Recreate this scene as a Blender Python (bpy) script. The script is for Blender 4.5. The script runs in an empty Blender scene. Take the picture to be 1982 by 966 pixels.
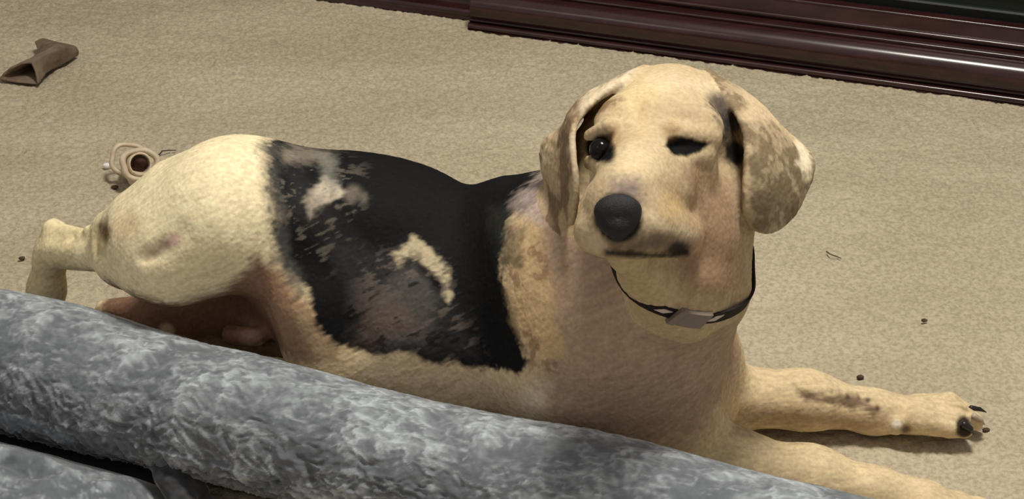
import bpy, bmesh, math, random
import numpy as np
from mathutils import Vector
from mathutils.bvhtree import BVHTree
random.seed(3); np.random.seed(3)
SC = bpy.context.scene
COL = SC.collection
# ---------------------------------------------------------------- camera
TH = math.radians(30.0); FPX = 3600.0; CW, CH = 1982.0, 966.0; CZ = 1.10
cam_d = bpy.data.cameras.new('camera'); cam_d.sensor_width = 36.0; cam_d.sensor_fit = 'HORIZONTAL'
cam_d.lens = FPX/CW*36.0; cam_d.clip_start = 0.05; cam_d.clip_end = 50
cam = bpy.data.objects.new('camera', cam_d); COL.objects.link(cam)
cam.location = (0, 0, CZ); cam.rotation_euler = (math.pi/2-TH, 0, 0); SC.camera = cam
# ---------------------------------------------------------------- world, lamps, exposure
w = bpy.data.worlds.new('room_ambience'); SC.world = w; w.use_nodes = True
w.node_tree.nodes['Background'].inputs[0].default_value = (1.0, 0.92, 0.85, 1)
w.node_tree.nodes['Background'].inputs[1].default_value = 0.38
def area(name, loc, target, sx, sy, power, col):
    L = bpy.data.lights.new(name, 'AREA'); L.shape = 'RECTANGLE'; L.size = sx; L.size_y = sy
    L.energy = power; L.color = col
    o = bpy.data.objects.new(name, L); COL.objects.link(o); o.location = loc
    o.rotation_euler = (Vector(target)-Vector(loc)).to_track_quat('-Z', 'Y').to_euler()
    return o
area('ceiling_lamp', (0.32, 1.60, 2.15), (0.20, 1.5, 0), 0.45, 0.32, 41, (1.0, 0.95, 0.84))
area('fill_light', (-1.5, 0.3, 2.3), (0, 1.6, 0.1), 0.6, 0.6, 2.2, (1.0, 0.94, 0.86))  # unseen fill light added from the front left
SC.view_settings.view_transform = 'Standard'; SC.view_settings.look = 'None'
SC.view_settings.exposure = 0.0; SC.view_settings.gamma = 1.0; SC.view_settings.use_curve_mapping = False
# ---------------------------------------------------------------- helpers
cT, sT = math.cos(TH), math.sin(TH)
def ray(px, py):
    u = (px-CW/2)/FPX; v = -(py-CH/2)/FPX
    return np.array([u, cT+v*sT, -sT+v*cT])
ORG = np.array([0, 0, CZ])
def at(px, py, Y):              # world point seen at a pixel, at world depth Y
    d = ray(px, py); return ORG+d*(Y/d[1])
def att(px, py, t):             # same, at distance t along the lens axis
    return ORG+ray(px, py)*t
def fl(px, py, z=0.0):          # same, at height z
    d = ray(px, py); return ORG+d*((z-CZ)/d[2])
def srgb(r, g, b):
    f = lambda c: (c/255/12.92) if c/255 <= 0.04045 else ((c/255+0.055)/1.055)**2.4
    return (f(r), f(g), f(b))
def tag(o, label=None, cat=None, group=None, kind=None):
    if label: o['label'] = label
    if cat: o['category'] = cat
    if group: o['group'] = group
    if kind: o['kind'] = kind
    return o
def empty(name, loc):
    o = bpy.data.objects.new(name, None); COL.objects.link(o); o.location = loc
    o.empty_display_size = 0.02
    return o
def mesh_obj(name, V, F, mat, parent=None, smooth=True, color=None):
    V = np.asarray(V, dtype=np.float64)
    if parent is not None: V = V-np.array(parent['_w'] if '_w' in parent.keys() else parent.location)
    me = bpy.data.meshes.new(name)
    if isinstance(F, np.ndarray):
        n = F.shape[1]
        me.vertices.add(len(V)); me.vertices.foreach_set('co', V.astype(np.float32).ravel())
        me.loops.add(F.size); me.loops.foreach_set('vertex_index', F.astype(np.int32).ravel())
        me.polygons.add(len(F)); me.polygons.foreach_set('loop_start', np.arange(0, F.size, n, dtype=np.int32))
        me.update(calc_edges=True)
    else:
        me.from_pydata([tuple(v) for v in V], [], [tuple(f) for f in F]); me.update()
    if smooth: me.polygons.foreach_set('use_smooth', np.ones(len(me.polygons), dtype=bool))
    if color is not None:
        a = me.attributes.new('coat', 'FLOAT_COLOR', 'POINT')
        c = np.ones((len(V), 4), dtype=np.float32); c[:, :3] = color
        a.data.foreach_set('color', c.ravel())
    if mat: me.materials.append(mat)
    o = bpy.data.objects.new(name, me); COL.objects.link(o)
    if parent is not None: o.parent = parent
    return o
# vectorised value noise
def _h(i, j, k, s):
    n = (i*374761393+j*668265263+k*2147483647+s*974634777) & 0xffffffff
    n = ((n ^ (n >> 13))*1274126177) & 0xffffffff
    n = ((n ^ (n >> 16))*2246822519) & 0xffffffff
    return ((n ^ (n >> 15)) & 0xffffff)/float(0xffffff)
def vnoise(P, s=0):
    P = np.asarray(P, dtype=np.float64); I = np.floor(P).astype(np.int64); f = P-I; f = f*f*(3-2*f)
    r = 0
    for a in (0, 1):
        for b in (0, 1):
            for c in (0, 1):
                wgt = (f[:, 0] if a else 1-f[:, 0])*(f[:, 1] if b else 1-f[:, 1])*(f[:, 2] if c else 1-f[:, 2])
                r = r+wgt*_h(I[:, 0]+a, I[:, 1]+b, I[:, 2]+c, s)
    return r*2-1
def fbm(P, s=0, o=3):
    r = 0; a = 1.0; t = 0
    for i in range(o):
        r = r+a*vnoise(P*(2.03**i), s+i*7); t += a; a *= 0.5
    return r/t
# ---------------------------------------------------------------- implicit modelling (smooth union of bones and muscles)
def smin(a, b, k):
    h = np.clip(0.5+0.5*(b-a)/k, 0, 1)
    return b*(1-h)+a*h-k*h*(1-h)
class Sculpt:
    def __init__(s): s.p = []
    def cone(s, a, b, ra, rb, k=0.02, reg=0, op='add', flat=None):
        # flat=(axis, factor): squash the section along an axis by factor (<1)
        a = np.array(a, float); b = np.array(b, float); R = max(ra, rb)
        fx = None
        if flat is not None:
            ax = np.array(flat[0], float); ax /= np.linalg.norm(ax); fx = (ax, flat[1])
            R = R*max(1, flat[1])
        def f(P):
            Q = P
            if fx is not None:
                m = (a+b)/2; q = P-m; pr = q@fx[0]; Q = m+q+np.outer(pr*(1/fx[1]-1), fx[0])
                aa = a-m; aa = m+aa+fx[0]*(aa@fx[0])*(1/fx[1]-1); bb = b-m; bb = m+bb+fx[0]*(bb@fx[0])*(1/fx[1]-1)
            else: aa, bb = a, b
            ba = bb-aa; L = max(ba@ba, 1e-12); t = np.clip(((Q-aa)@ba)/L, 0, 1)
            d = np.linalg.norm(Q-(aa+t[:, None]*ba), axis=1)-(ra+(rb-ra)*t)
            if fx is not None: d = d*min(1, fx[1])**0.5
            return d
        s.p.append((f, np.minimum(a, b)-R, np.maximum(a, b)+R, k, op, reg, 0))
    def ell(s, c, r, axes=None, k=0.02, reg=0, op='add'):
        c = np.array(c, float); r = np.array(r, float); A = np.eye(3) if axes is None else np.array(axes)
        R = r.max()
        def f(P):
            q = (P-c)@A.T
            k0 = np.linalg.norm(q/r, axis=1); k1 = np.linalg.norm(q/(r*r), axis=1)
            return k0*(k0-1)/np.maximum(k1, 1e-9)
        s.p.append((f, c-R, c+R, k, op, reg, 0))
    def sheet(s, G, th, k=0.006, reg=0):     # G: rows x cols control points -> curved skin of thickness 2*th
        G = np.array(G, float); tris = []
        for i in range(G.shape[0]-1):
            for j in range(G.shape[1]-1):
                tris.append((G[i, j], G[i+1, j], G[i+1, j+1])); tris.append((G[i, j], G[i+1, j+1], G[i, j+1]))
        def f(P):
            D = np.full(len(P), 1e9)
            for a, b, c in tris:
                ba = b-a; cb = c-b; ac = a-c; n = np.cross(ba, ac)
                nn = max(n@n, 1e-16)
                pa, pb, pc = P-a, P-b, P-c
                ins = (np.sign(pa@np.cross(ba, n))+np.sign(pb@np.cross(cb, n))+np.sign(pc@np.cross(ac, n))) < 2
                def e(u, p):
                    t = np.clip((p@u)/max(u@u, 1e-16), 0, 1); q = p-t[:, None]*u; return (q*q).sum(1)
                de = np.minimum(np.minimum(e(ba, pa), e(cb, pb)), e(ac, pc))
                dp = (pa@n)**2/nn
                D = np.minimum(D, np.where(ins, de, dp))
            return np.sqrt(D)-th
        lo = G.reshape(-1, 3).min(0)-th; hi = G.reshape(-1, 3).max(0)+th
        s.p.append((f, lo, hi, k, 'add', reg, 0))
    def crease(s, pts, depth, width):
        pts = [np.array(p, float) for p in pts]
        def f(P):
            D = np.full(len(P), 1e9)
            for a, b in zip(pts[:-1], pts[1:]):
                ba = b-a; t = np.clip(((P-a)@ba)/max(ba@ba, 1e-12), 0, 1)
                D = np.minimum(D, ((P-(a+t[:, None]*ba))**2).sum(1))
            return depth*np.exp(-D/(width*width))
        A = np.array(pts); s.p.append((f, A.min(0)-2*width, A.max(0)+2*width, 0, 'off', 0, 0))
    def apply(s, D, P, pr, sel=None):
        f, lo, hi, k, op, reg, _ = pr
        d = f(P)
        if op == 'add': return smin(D, d, k) if k > 0 else np.minimum(D, d)
        if op == 'sub': return -smin(-D, d, k)
        return D+d
    def eval(s, P, region=False):
        D = np.full(len(P), 0.06); RB = np.full(len(P), 9.0); RG = np.zeros(len(P), int)
        for pr in s.p:
            m = pr[3]+0.012
            idx = np.where(((P > pr[1]-m) & (P < pr[2]+m)).all(1))[0]
            if len(idx) == 0: continue
            if region and pr[4] == 'add':
                d = pr[0](P[idx]); b = d < RB[idx]; RB[idx[b]] = d[b]; RG[idx[b]] = pr[5]
            D[idx] = s.apply(D[idx], P[idx], pr)
        return (D, RG) if region else D
    def mesh(s, h):
        lo = np.min([p[1] for p in s.p if p[4] == 'add'], axis=0)-3*h; hi = np.max([p[2] for p in s.p if p[4] == 'add'], axis=0)+3*h
        n = np.ceil((hi-lo)/h).astype(int)+1
        D = np.full(n, 0.06)
        for pr in s.p:
            m = pr[3]+0.012
            a = np.clip(np.floor((pr[1]-m-lo)/h).astype(int), 0, n-1); b = np.clip(np.ceil((pr[2]+m-lo)/h).astype(int)+1, 1, n)
            if (b <= a).any(): continue
            xs = [lo[i]+h*np.arange(a[i], b[i]) for i in range(3)]
            X = np.stack(np.meshgrid(*xs, indexing='ij'), -1).reshape(-1, 3)
            sub = D[a[0]:b[0], a[1]:b[1], a[2]:b[2]]
            D[a[0]:b[0], a[1]:b[1], a[2]:b[2]] = s.apply(sub.reshape(-1), X, pr).reshape(sub.shape)
        return surface_nets(D, lo, h)
def surface_nets(D, lo, h):
    S = D < 0; n = np.array(D.shape); c = n-1
    corners = [(i, j, k) for i in (0, 1) for j in (0, 1) for k in (0, 1)]
    cs = lambda A, o: A[o[0]:c[0]+o[0], o[1]:c[1]+o[1], o[2]:c[2]+o[2]]
    cnt = sum(cs(S, o).astype(np.int8) for o in corners)
    act = (cnt > 0) & (cnt < 8); idx = -np.ones(c, dtype=np.int64); ai = np.argwhere(act); idx[act] = np.arange(len(ai))
    acc = np.zeros((len(ai), 3)); w = np.zeros(len(ai))
    for o1 in corners:
        for ax in range(3):
            if o1[ax] == 0:
                o2 = list(o1); o2[ax] = 1
                d1 = D[ai[:, 0]+o1[0], ai[:, 1]+o1[1], ai[:, 2]+o1[2]]; d2 = D[ai[:, 0]+o2[0], ai[:, 1]+o2[1], ai[:, 2]+o2[2]]
                m = (d1 < 0) != (d2 < 0); t = np.where(m, d1/np.where(m, d1-d2, 1), 0)
                p = np.tile(np.array(o1, float), (len(ai), 1)); p[:, ax] += t
                acc[m] += p[m]; w[m] += 1
    V = lo+h*(ai+acc/np.maximum(w, 1)[:, None])
    F = []
    for ax in range(3):
        b, g = (ax+1) % 3, (ax+2) % 3
        s1 = [slice(1, c[i]) for i in range(3)]; s1[ax] = slice(0, c[ax]); s2 = list(s1); s2[ax] = slice(1, c[ax]+1)
        A = S[tuple(s1)]; B = S[tuple(s2)]
        e = np.argwhere(A != B); off = np.ones(3, int); off[ax] = 0; e = e+off
        ins = S[e[:, 0], e[:, 1], e[:, 2]]
        def g_(db, dg):
            q = e.copy(); q[:, b] -= db; q[:, g] -= dg; return idx[q[:, 0], q[:, 1], q[:, 2]]
        q = np.stack([g_(1, 1), g_(0, 1), g_(0, 0), g_(1, 0)], 1)
        q[~ins] = q[~ins][:, ::-1]
        F.append(q)
    F = np.concatenate(F); F = F[(F >= 0).all(1)]
    return V, F
def relax(V, F, it=1, lam=0.5):
    for _ in range(it):
        S = np.zeros_like(V); C = np.zeros(len(V))
        for a, b in ((0, 1), (1, 2), (2, 3), (3, 0)):
            for x, y in ((a, b), (b, a)):
                np.add.at(S, F[:, x], V[F[:, y]]); np.add.at(C, F[:, x], 1)
        V = V+lam*(S/np.maximum(C, 1)[:, None]-V)
    return V
def subdivide(V, F):            # one linear quad split
    E = np.concatenate([F[:, [0, 1]], F[:, [1, 2]], F[:, [2, 3]], F[:, [3, 0]]]); Es = np.sort(E, 1)
    key = Es[:, 0]*(len(V)+1)+Es[:, 1]; u, first, inv = np.unique(key, return_index=True, return_inverse=True)
    EV = (V[Es[first, 0]]+V[Es[first, 1]])/2; FV = V[F].mean(1)
    nV, nE, nF = len(V), len(EV), len(F); ei = inv.reshape(4, nF).T+nV; fi = np.arange(nF)+nV+nE
    Q = [np.stack([F[:, k], ei[:, k], fi, ei[:, k-1]], 1) for k in range(4)]
    return np.concatenate([V, EV, FV]), np.concatenate(Q)
def project(sc, V, it=2, e=0.0006, mx=0.0015):
    for _ in range(it):
        d = sc.eval(V); g = np.zeros_like(V)
        for a in range(3):
            o = np.zeros(3); o[a] = e
            g[:, a] = (sc.eval(V+o)-d)/e
        gn = np.linalg.norm(g, axis=1); g /= np.maximum(gn, 1e-6)[:, None]
        V = V-g*np.clip(d/np.maximum(gn, 0.4), -mx, mx)[:, None]
    return V
def vnormals(V, F):
    n = np.cross(V[F[:, 2]]-V[F[:, 0]], V[F[:, 3 if F.shape[1] > 3 else 1]]-V[F[:, 1 if F.shape[1] > 3 else 2]])
    N = np.zeros_like(V)
    for k in range(F.shape[1]): np.add.at(N, F[:, k], n)
    return N/np.maximum(np.linalg.norm(N, axis=1), 1e-12)[:, None]
# ---------------------------------------------------------------- materials
def mat(name, build=None, **kw):
    m = bpy.data.materials.new(name); m.use_nodes = True; nt = m.node_tree; b = nt.nodes['Principled BSDF']
    for k, v in kw.items(): b.inputs[k.replace('_', ' ')].default_value = v
    if build: build(nt, b)
    return m
def node(nt, typ, **kw):
    n = nt.nodes.new(typ)
    for k, v in kw.items():
        if k.startswith('i_'): n.inputs[k[2:].replace('_', ' ')].default_value = v
        else: setattr(n, k, v)
    return n
def ramp(nt, stops):
    r = nt.nodes.new('ShaderNodeValToRGB'); e = r.color_ramp.elements
    e[0].position, e[0].color = stops[0][0], tuple(stops[0][1])+(1,); e[1].position, e[1].color = stops[-1][0], tuple(stops[-1][1])+(1,)
    for p, c in stops[1:-1]:
        x = e.new(p); x.color = tuple(c)+(1,)
    return r
def noise_mat(name, c1, c2, scale, rough=0.9, bump=0.3, dist=0.002, detail=5, spec=0.2, bscale=None):
    def f(nt, b):
        tc = node(nt, 'ShaderNodeTexCoord'); n = node(nt, 'ShaderNodeTexNoise', i_Scale=scale, i_Detail=detail)
        nt.links.new(tc.outputs['Object'], n.inputs['Vector']); r = ramp(nt, [(0.3, c1), (0.7, c2)])
        nt.links.new(n.outputs['Fac'], r.inputs[0]); nt.links.new(r.outputs[0], b.inputs['Base Color'])
        n2 = node(nt, 'ShaderNodeTexNoise', i_Scale=bscale or scale*2, i_Detail=detail)
        nt.links.new(tc.outputs['Object'], n2.inputs['Vector'])
        bp = node(nt, 'ShaderNodeBump', i_Strength=bump, i_Distance=dist)
        nt.links.new(n2.outputs['Fac'], bp.inputs['Height']); nt.links.new(bp.outputs[0], b.inputs['Normal'])
    return mat(name, f, Roughness=rough, Specular_IOR_Level=spec)
def carpet_nodes(nt, b):
    tc = node(nt, 'ShaderNodeTexCoord')
    big = node(nt, 'ShaderNodeTexNoise', i_Scale=3.0, i_Detail=4); mid = node(nt, 'ShaderNodeTexNoise', i_Scale=210, i_Detail=4)
    mp = node(nt, 'ShaderNodeMapping'); mp.inputs['Scale'].default_value = (1.0, 2.6, 1.0)
    nt.links.new(tc.outputs['Object'], mp.inputs['Vector']); nt.links.new(mp.outputs[0], big.inputs['Vector'])
    nt.links.new(tc.outputs['Object'], mid.inputs['Vector'])
    r1 = ramp(nt, [(0.35, (0.43, 0.375, 0.27)), (0.65, (0.50, 0.44, 0.325))]); nt.links.new(big.outputs[0], r1.inputs[0])
    r2 = ramp(nt, [(0.32, (0.76, 0.74, 0.72)), (0.62, (1.08, 1.08, 1.08))]); nt.links.new(mid.outputs[0], r2.inputs[0])
    mx = node(nt, 'ShaderNodeMix', data_type='RGBA', blend_type='MULTIPLY'); mx.inputs[0].default_value = 1
    nt.links.new(r1.outputs[0], mx.inputs[6]); nt.links.new(r2.outputs[0], mx.inputs[7]); nt.links.new(mx.outputs[2], b.inputs['Base Color'])
    fn = node(nt, 'ShaderNodeTexNoise', i_Scale=420, i_Detail=3); nt.links.new(tc.outputs['Object'], fn.inputs['Vector'])
    bp = node(nt, 'ShaderNodeBump', i_Strength=0.7, i_Distance=0.002)
    nt.links.new(fn.outputs[0], bp.inputs['Height']); nt.links.new(bp.outputs[0], b.inputs['Normal'])
M_carpet = mat('beige_carpet', carpet_nodes, Roughness=1.0, Specular_IOR_Level=0.05)
def wood_nodes(nt, b):
    tc = node(nt, 'ShaderNodeTexCoord'); mp = node(nt, 'ShaderNodeMapping'); mp.inputs['Scale'].default_value = (2.5, 60, 60)
    n = node(nt, 'ShaderNodeTexNoise', i_Scale=1.5, i_Detail=6); nt.links.new(tc.outputs['Object'], mp.inputs['Vector']); nt.links.new(mp.outputs[0], n.inputs['Vector'])
    r = ramp(nt, [(0.3, (0.018, 0.0058, 0.006)), (0.7, (0.038, 0.012, 0.012))]); nt.links.new(n.outputs[0], r.inputs[0]); nt.links.new(r.outputs[0], b.inputs['Base Color'])
M_wood = mat('dark_cherry_wood', wood_nodes, Roughness=0.25, Specular_IOR_Level=0.35, Coat_Weight=0.5, Coat_Roughness=0.15)
M_panel = mat('black_lacquer', None, Base_Color=(0.006, 0.010, 0.009, 1), Roughness=0.5, Specular_IOR_Level=0.3)
def coat_nodes(nt, b):
    a = node(nt, 'ShaderNodeAttribute', attribute_name='coat'); tc = node(nt, 'ShaderNodeTexCoord')
    n = node(nt, 'ShaderNodeTexNoise', i_Scale=260, i_Detail=4); nt.links.new(tc.outputs['Object'], n.inputs['Vector'])
    r = ramp(nt, [(0.3, (0.86, 0.85, 0.84)), (0.7, (1.1, 1.1, 1.1))]); nt.links.new(n.outputs[0], r.inputs[0])
    mx = node(nt, 'ShaderNodeMix', data_type='RGBA', blend_type='MULTIPLY'); mx.inputs[0].default_value = 1
    nt.links.new(a.outputs['Color'], mx.inputs[6]); nt.links.new(r.outputs[0], mx.inputs[7]); nt.links.new(mx.outputs[2], b.inputs['Base Color'])
    bp = node(nt, 'ShaderNodeBump', i_Strength=0.25, i_Distance=0.001); nt.links.new(n.outputs[0], bp.inputs['Height']); nt.links.new(bp.outputs[0], b.inputs['Normal'])
M_coat = mat('dog_coat', coat_nodes, Roughness=0.75, Specular_IOR_Level=0.12, Sheen_Weight=0.0)
M_nose = noise_mat('nose_leather', (0.010, 0.010, 0.012), (0.022, 0.022, 0.026), 700, rough=0.55, bump=0.8, dist=0.0008, spec=0.3)
M_eye = mat('dark_eye', None, Base_Color=(0.006, 0.005, 0.005, 1), Roughness=0.15, Specular_IOR_Level=0.2)
M_claw = mat('black_claw', None, Base_Color=(0.012, 0.010, 0.010, 1), Roughness=0.35)
M_claw2 = mat('pale_claw', None, Base_Color=(0.45, 0.36, 0.27, 1), Roughness=0.4)
M_strap = noise_mat('dark_webbing', (0.010, 0.008, 0.009), (0.03, 0.022, 0.02), 900, rough=0.8)
M_buckle = mat('taupe_plastic', None, Base_Color=(0.20, 0.16, 0.13, 1), Roughness=0.45)
M_motif = mat('pale_print', None, Base_Color=(0.55, 0.47, 0.42, 1), Roughness=0.7)
def plush_nodes(c1, c2):
    def f(nt, b):
        tc = node(nt, 'ShaderNodeTexCoord'); n = node(nt, 'ShaderNodeTexNoise', i_Scale=22, i_Detail=7, i_Distortion=1.6)
        nt.links.new(tc.outputs['Object'], n.inputs['Vector'])
        r = ramp(nt, [(0.32, c1), (0.70, c2)]); nt.links.new(n.outputs[0], r.inputs[0]); nt.links.new(r.outputs[0], b.inputs['Base Color'])
        f2 = node(nt, 'ShaderNodeTexNoise', i_Scale=55, i_Detail=6, i_Distortion=1.2); nt.links.new(tc.outputs['Object'], f2.inputs['Vector'])
        bp = node(nt, 'ShaderNodeBump', i_Strength=0.6, i_Distance=0.004); nt.links.new(f2.outputs[0], bp.inputs['Height']); nt.links.new(bp.outputs[0], b.inputs['Normal'])
    return f
def nap_nodes(nt, b):
    a = node(nt, 'ShaderNodeAttribute', attribute_name='coat'); nt.links.new(a.outputs['Color'], b.inputs['Base Color'])
    tc = node(nt, 'ShaderNodeTexCoord'); f2 = node(nt, 'ShaderNodeTexNoise', i_Scale=420, i_Detail=3); nt.links.new(tc.outputs['Object'], f2.inputs['Vector'])
    bp = node(nt, 'ShaderNodeBump', i_Strength=0.35, i_Distance=0.001); nt.links.new(f2.outputs[0], bp.inputs['Height']); nt.links.new(bp.outputs[0], b.inputs['Normal'])
M_plush = mat('grey_plush', nap_nodes, Roughness=0.85, Sheen_Weight=0.5, Sheen_Roughness=0.35, Specular_IOR_Level=0.15)
# ---------------------------------------------------------------- the setting: carpet
def build_floor():
    h = 0.0034; xs = np.arange(-.95, 1.0, h); ys = np.arange(1.15, 2.95, h)
    X, Y = np.meshgrid(xs, ys, indexing='ij'); P = np.stack([X.ravel(), Y.ravel(), np.zeros(X.size)], 1)
    z = 0.0016*vnoise(P/0.0065, 3)+0.0012*vnoise(P/0.0035, 9)+0.0012*fbm(P/np.array([0.05, 0.03, 1]), 5, 2)-0.0015
    P[:, 2] = z; nx, ny = X.shape; I = np.arange(nx*ny).reshape(nx, ny)
    F = np.stack([I[:-1, :-1].ravel(), I[1:, :-1].ravel(), I[1:, 1:].ravel(), I[:-1, 1:].ravel()], 1)
    V0 = len(P); x0, x1, y0, y1 = xs[0], xs[-1], ys[0], ys[-1]; B = 3.0
    ring = [(-B, -1, -.002), (B, -1, -.002), (B, 5, -.002), (-B, 5, -.002), (x0, y0, -.002), (x1, y0, -.002), (x1, y1, -.002), (x0, y1, -.002)]
    P = np.concatenate([P, np.array(ring, float)])
    F = np.concatenate([F, np.array([[0, 1, 5, 4], [1, 2, 6, 5], [2, 3, 7, 6], [3, 0, 4, 7]])+V0])
    o = mesh_obj('floor', P, F, M_carpet, smooth=True); tag(o, 'beige cut pile carpet under the dog', None, kind='structure')
build_floor()
# ---------------------------------------------------------------- cabinet (dark cherry, moulded plinth)
cA = fl(905, 57); cB = fl(1982, 204); CU = (cB-cA); CU[2] = 0; CU /= np.linalg.norm(CU); CN = np.array([CU[1], -CU[0], 0])  # CN points to the camera
def cpt(s, d, z): return cA+CU*s+CN*d+np.array([0, 0, z])
def arc(cx, cz, r, a0, a1, n, sx=1.0): return [(cx+sx*r*math.cos(math.radians(a0+(a1-a0)*i/n)), cz+r*math.sin(math.radians(a0+(a1-a0)*i/n))) for i in range(n+1)]
def extrude(name, prof, s0, s1, m, parent, smooth=True, close_z=None):
    V = []; n = len(prof)
    for s in (s0, s1):
        for d, z in prof: V.append(cpt(s, d, z))
    F = [(i, i+1, n+i+1, n+i) for i in range(n-1)]+[(n-1, 0, n, 2*n-1)]
    F += [tuple(range(n)), tuple(range(2*n-1, n-1, -1))]
    o = mesh_obj(name, V, F, m, parent, smooth)
    md = o.modifiers.new('edge', 'EDGE_SPLIT'); md.split_angle = math.radians(35)
    bm = bmesh.new(); bm.from_mesh(o.data); bmesh.ops.recalc_face_normals(bm, faces=bm.faces); bm.to_mesh(o.data); bm.free()
    return o
cab = empty('cabinet', cpt(0.5, -0.2, 0)); tag(cab, 'dark cherry wood cabinet with glossy moulded plinth along the carpet', 'cabinet')
BK = -0.45
extrude('bead_moulding', [(BK, 0), (0.0, 0)]+arc(-0.005, 0.004, 0.0045, -60, 100, 8)+[(BK, 0.0085)], 0, 1.9, M_wood, cab)
extrude('plinth', [(BK, 0.0085), (-0.012, 0.0085)]+arc(-0.011, 0.0115, 0.0025, -80, 70, 5)+[(-0.013, 0.014), (BK, 0.014)], 0.0, 1.9, M_wood, cab)
extrude('torus_moulding', [(BK, 0.012), (-0.014, 0.012)]+arc(-0.022, 0.0325, 0.0225, -62, 86, 20, 1.0)+[(BK, 0.055)], 0.004, 1.9, M_wood, cab)
extrude('cove_moulding', [(BK, 0.055), (-0.026, 0.055)]+arc(-0.027, 0.0575, 0.0025, -60, 75, 5)+[(-0.036, 0.0602), (-0.041, 0.0630), (-0.040, 0.0650)]+arc(-0.040, 0.0680, 0.0035, -70, 80, 6)+[(BK, 0.0715)], 0.006, 1.9, M_wood, cab)
extrude('fascia', [(BK, 0.0715), (-0.044, 0.0715), (-0.049, 0.087)]+arc(-0.052, 0.0885, 0.0025, -30, 90, 4)+[(BK, 0.091)], 0.008, 1.9, M_wood, cab)
extrude('panel', [(BK, 0.091), (-0.066, 0.091), (-0.066, 0.56), (BK, 0.56)], 0.02, 1.9, M_panel, cab)
extrude('rail', [(-0.066, 0.102), (-0.062, 0.103), (-0.060, 0.1055), (-0.062, 0.108), (-0.066, 0.109)], 0.02, 1.9, M_panel, cab)
extrude('rail', [(-0.066, 0.132), (-0.060, 0.133), (-0.060, 0.150), (-0.066, 0.151)], 0.02, 1.9, M_panel, cab)
extrude('top', [(BK-0.01, 0.56), (-0.05, 0.56), (-0.045, 0.572), (-0.05, 0.585), (BK-0.01, 0.585)], -0.02, 1.92, M_wood, cab)
extrude('side_base', [(BK, 0)]+[(-0.034, 0)]+arc(-0.040, 0.010, 0.006, -40, 90, 6)+[(-0.046, 0.02)]+arc(-0.058, 0.045, 0.018, -60, 90, 10)+[(-0.07, 0.07), (-0.07, 0.55), (BK, 0.55)], -0.75, 0.004, M_wood, cab)
# wall behind, for reflections and other views
def quad(name, pts, m, **k):
    o = mesh_obj(name, pts, [(0, 1, 2, 3)], m, None, False); tag(o, kind='structure', **k); return o
M_wall = noise_mat('painted_wall', (0.20, 0.17, 0.13), (0.22, 0.19, 0.145), 30, bump=0.1)
quad('wall_back', [(-3, 3.3, -.002), (3, 3.3, -.002), (3, 3.3, 2.6), (-3, 3.3, 2.6)], M_wall)

# ---------------------------------------------------------------- the dog: one continuous body
S = Sculpt()
BODY, HEAD, EARL, EARR, LEG, HIND = 0, 1, 2, 3, 4, 5
# trunk
S.cone(at(880, 600, 1.57), at(1120, 650, 1.54), .110, .120, .03)
S.cone(at(650, 488, 1.60), at(880, 590, 1.575), .080, .104, .03)
S.cone(at(530, 440, 1.62), at(680, 478, 1.60), .072, .074, .04)
S.ell(at(760, 600, 1.57), (.115, .09, .100), k=.04)
S.ell(at(700, 385, 1.60), (.09, .06, .030), k=.04)
S.cone(at(985, 420, 1.575), at(1060, 445, 1.56), .034, .045, .04)          # withers
S.cone(at(1075, 490, 1.49), at(1110, 700, 1.455), .050, .060, .04)        # near shoulder blade
S.cone(at(1110, 700, 1.455), at(1130, 840, 1.455), .050, .045, .04)       # near upper arm
S.cone(at(1210, 610, 1.46), at(1260, 770, 1.46), .092, .072, .05)        # brisket
S.cone(at(1335, 600, 1.53), at(1338, 770, 1.52), .042, .040, .03)         # far shoulder
S.cone(at(1250, 770, 1.46), at(1290, 850, 1.45), .050, .038, .03)
# neck
S.cone(at(1110, 500, 1.53), at(1275, 400, 1.50), .080, .068, .05)
S.cone(at(1235, 575, 1.465), at(1298, 400, 1.475), .086, .062, .04)
S.cone(at(1325, 560, 1.475), at(1350, 430, 1.50), .040, .042, .03)
# far foreleg
S.cone(at(1368, 700, 1.535), at(1385, 780, 1.54), .034, .034, .03, LEG)
S.cone(at(1385, 768, 1.545), at(1560, 774, 1.54), .034, .0275, .02, LEG)
S.cone(at(1560, 774, 1.54), at(1690, 797, 1.535), .0265, .0205, .02, LEG)
S.cone(at(1690, 797, 1.535), at(1775, 805, 1.534), .0205, .0195, .015, LEG)
S.ell(at(1736, 822, 1.515), (.010, .008, .011), k=.006, reg=LEG)          # carpal pad
tl = [((1775, 812), (1838, 826), (1866, 832), 1.517, .0112, .0090), ((1785, 797), (1850, 800), (1886, 816), 1.537, .0118, .0092), ((1775, 790), (1838, 780), (1868, 795), 1.556, .0105, .0082)]
for a, b, c, Y, r1, r2 in tl:
    S.cone(at(*a, Y), at(*b, Y-.002), .015, r1, .006, LEG); S.cone(at(*b, Y-.002), at(*c, Y-.003), r1, r2, .003, LEG)
S.crease([at(1818, 802, 1.512), at(1845, 812, 1.510), at(1870, 820, 1.512)], .0045, .0032)
S.crease([at(1815, 780, 1.532), at(1845, 786, 1.530), at(1872, 798, 1.530)], .0035, .003)
S.crease([at(1530, 748, 1.515), at(1570, 772, 1.512), at(1620, 768, 1.512), at(1680, 775, 1.512)], .0035, .006)
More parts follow.
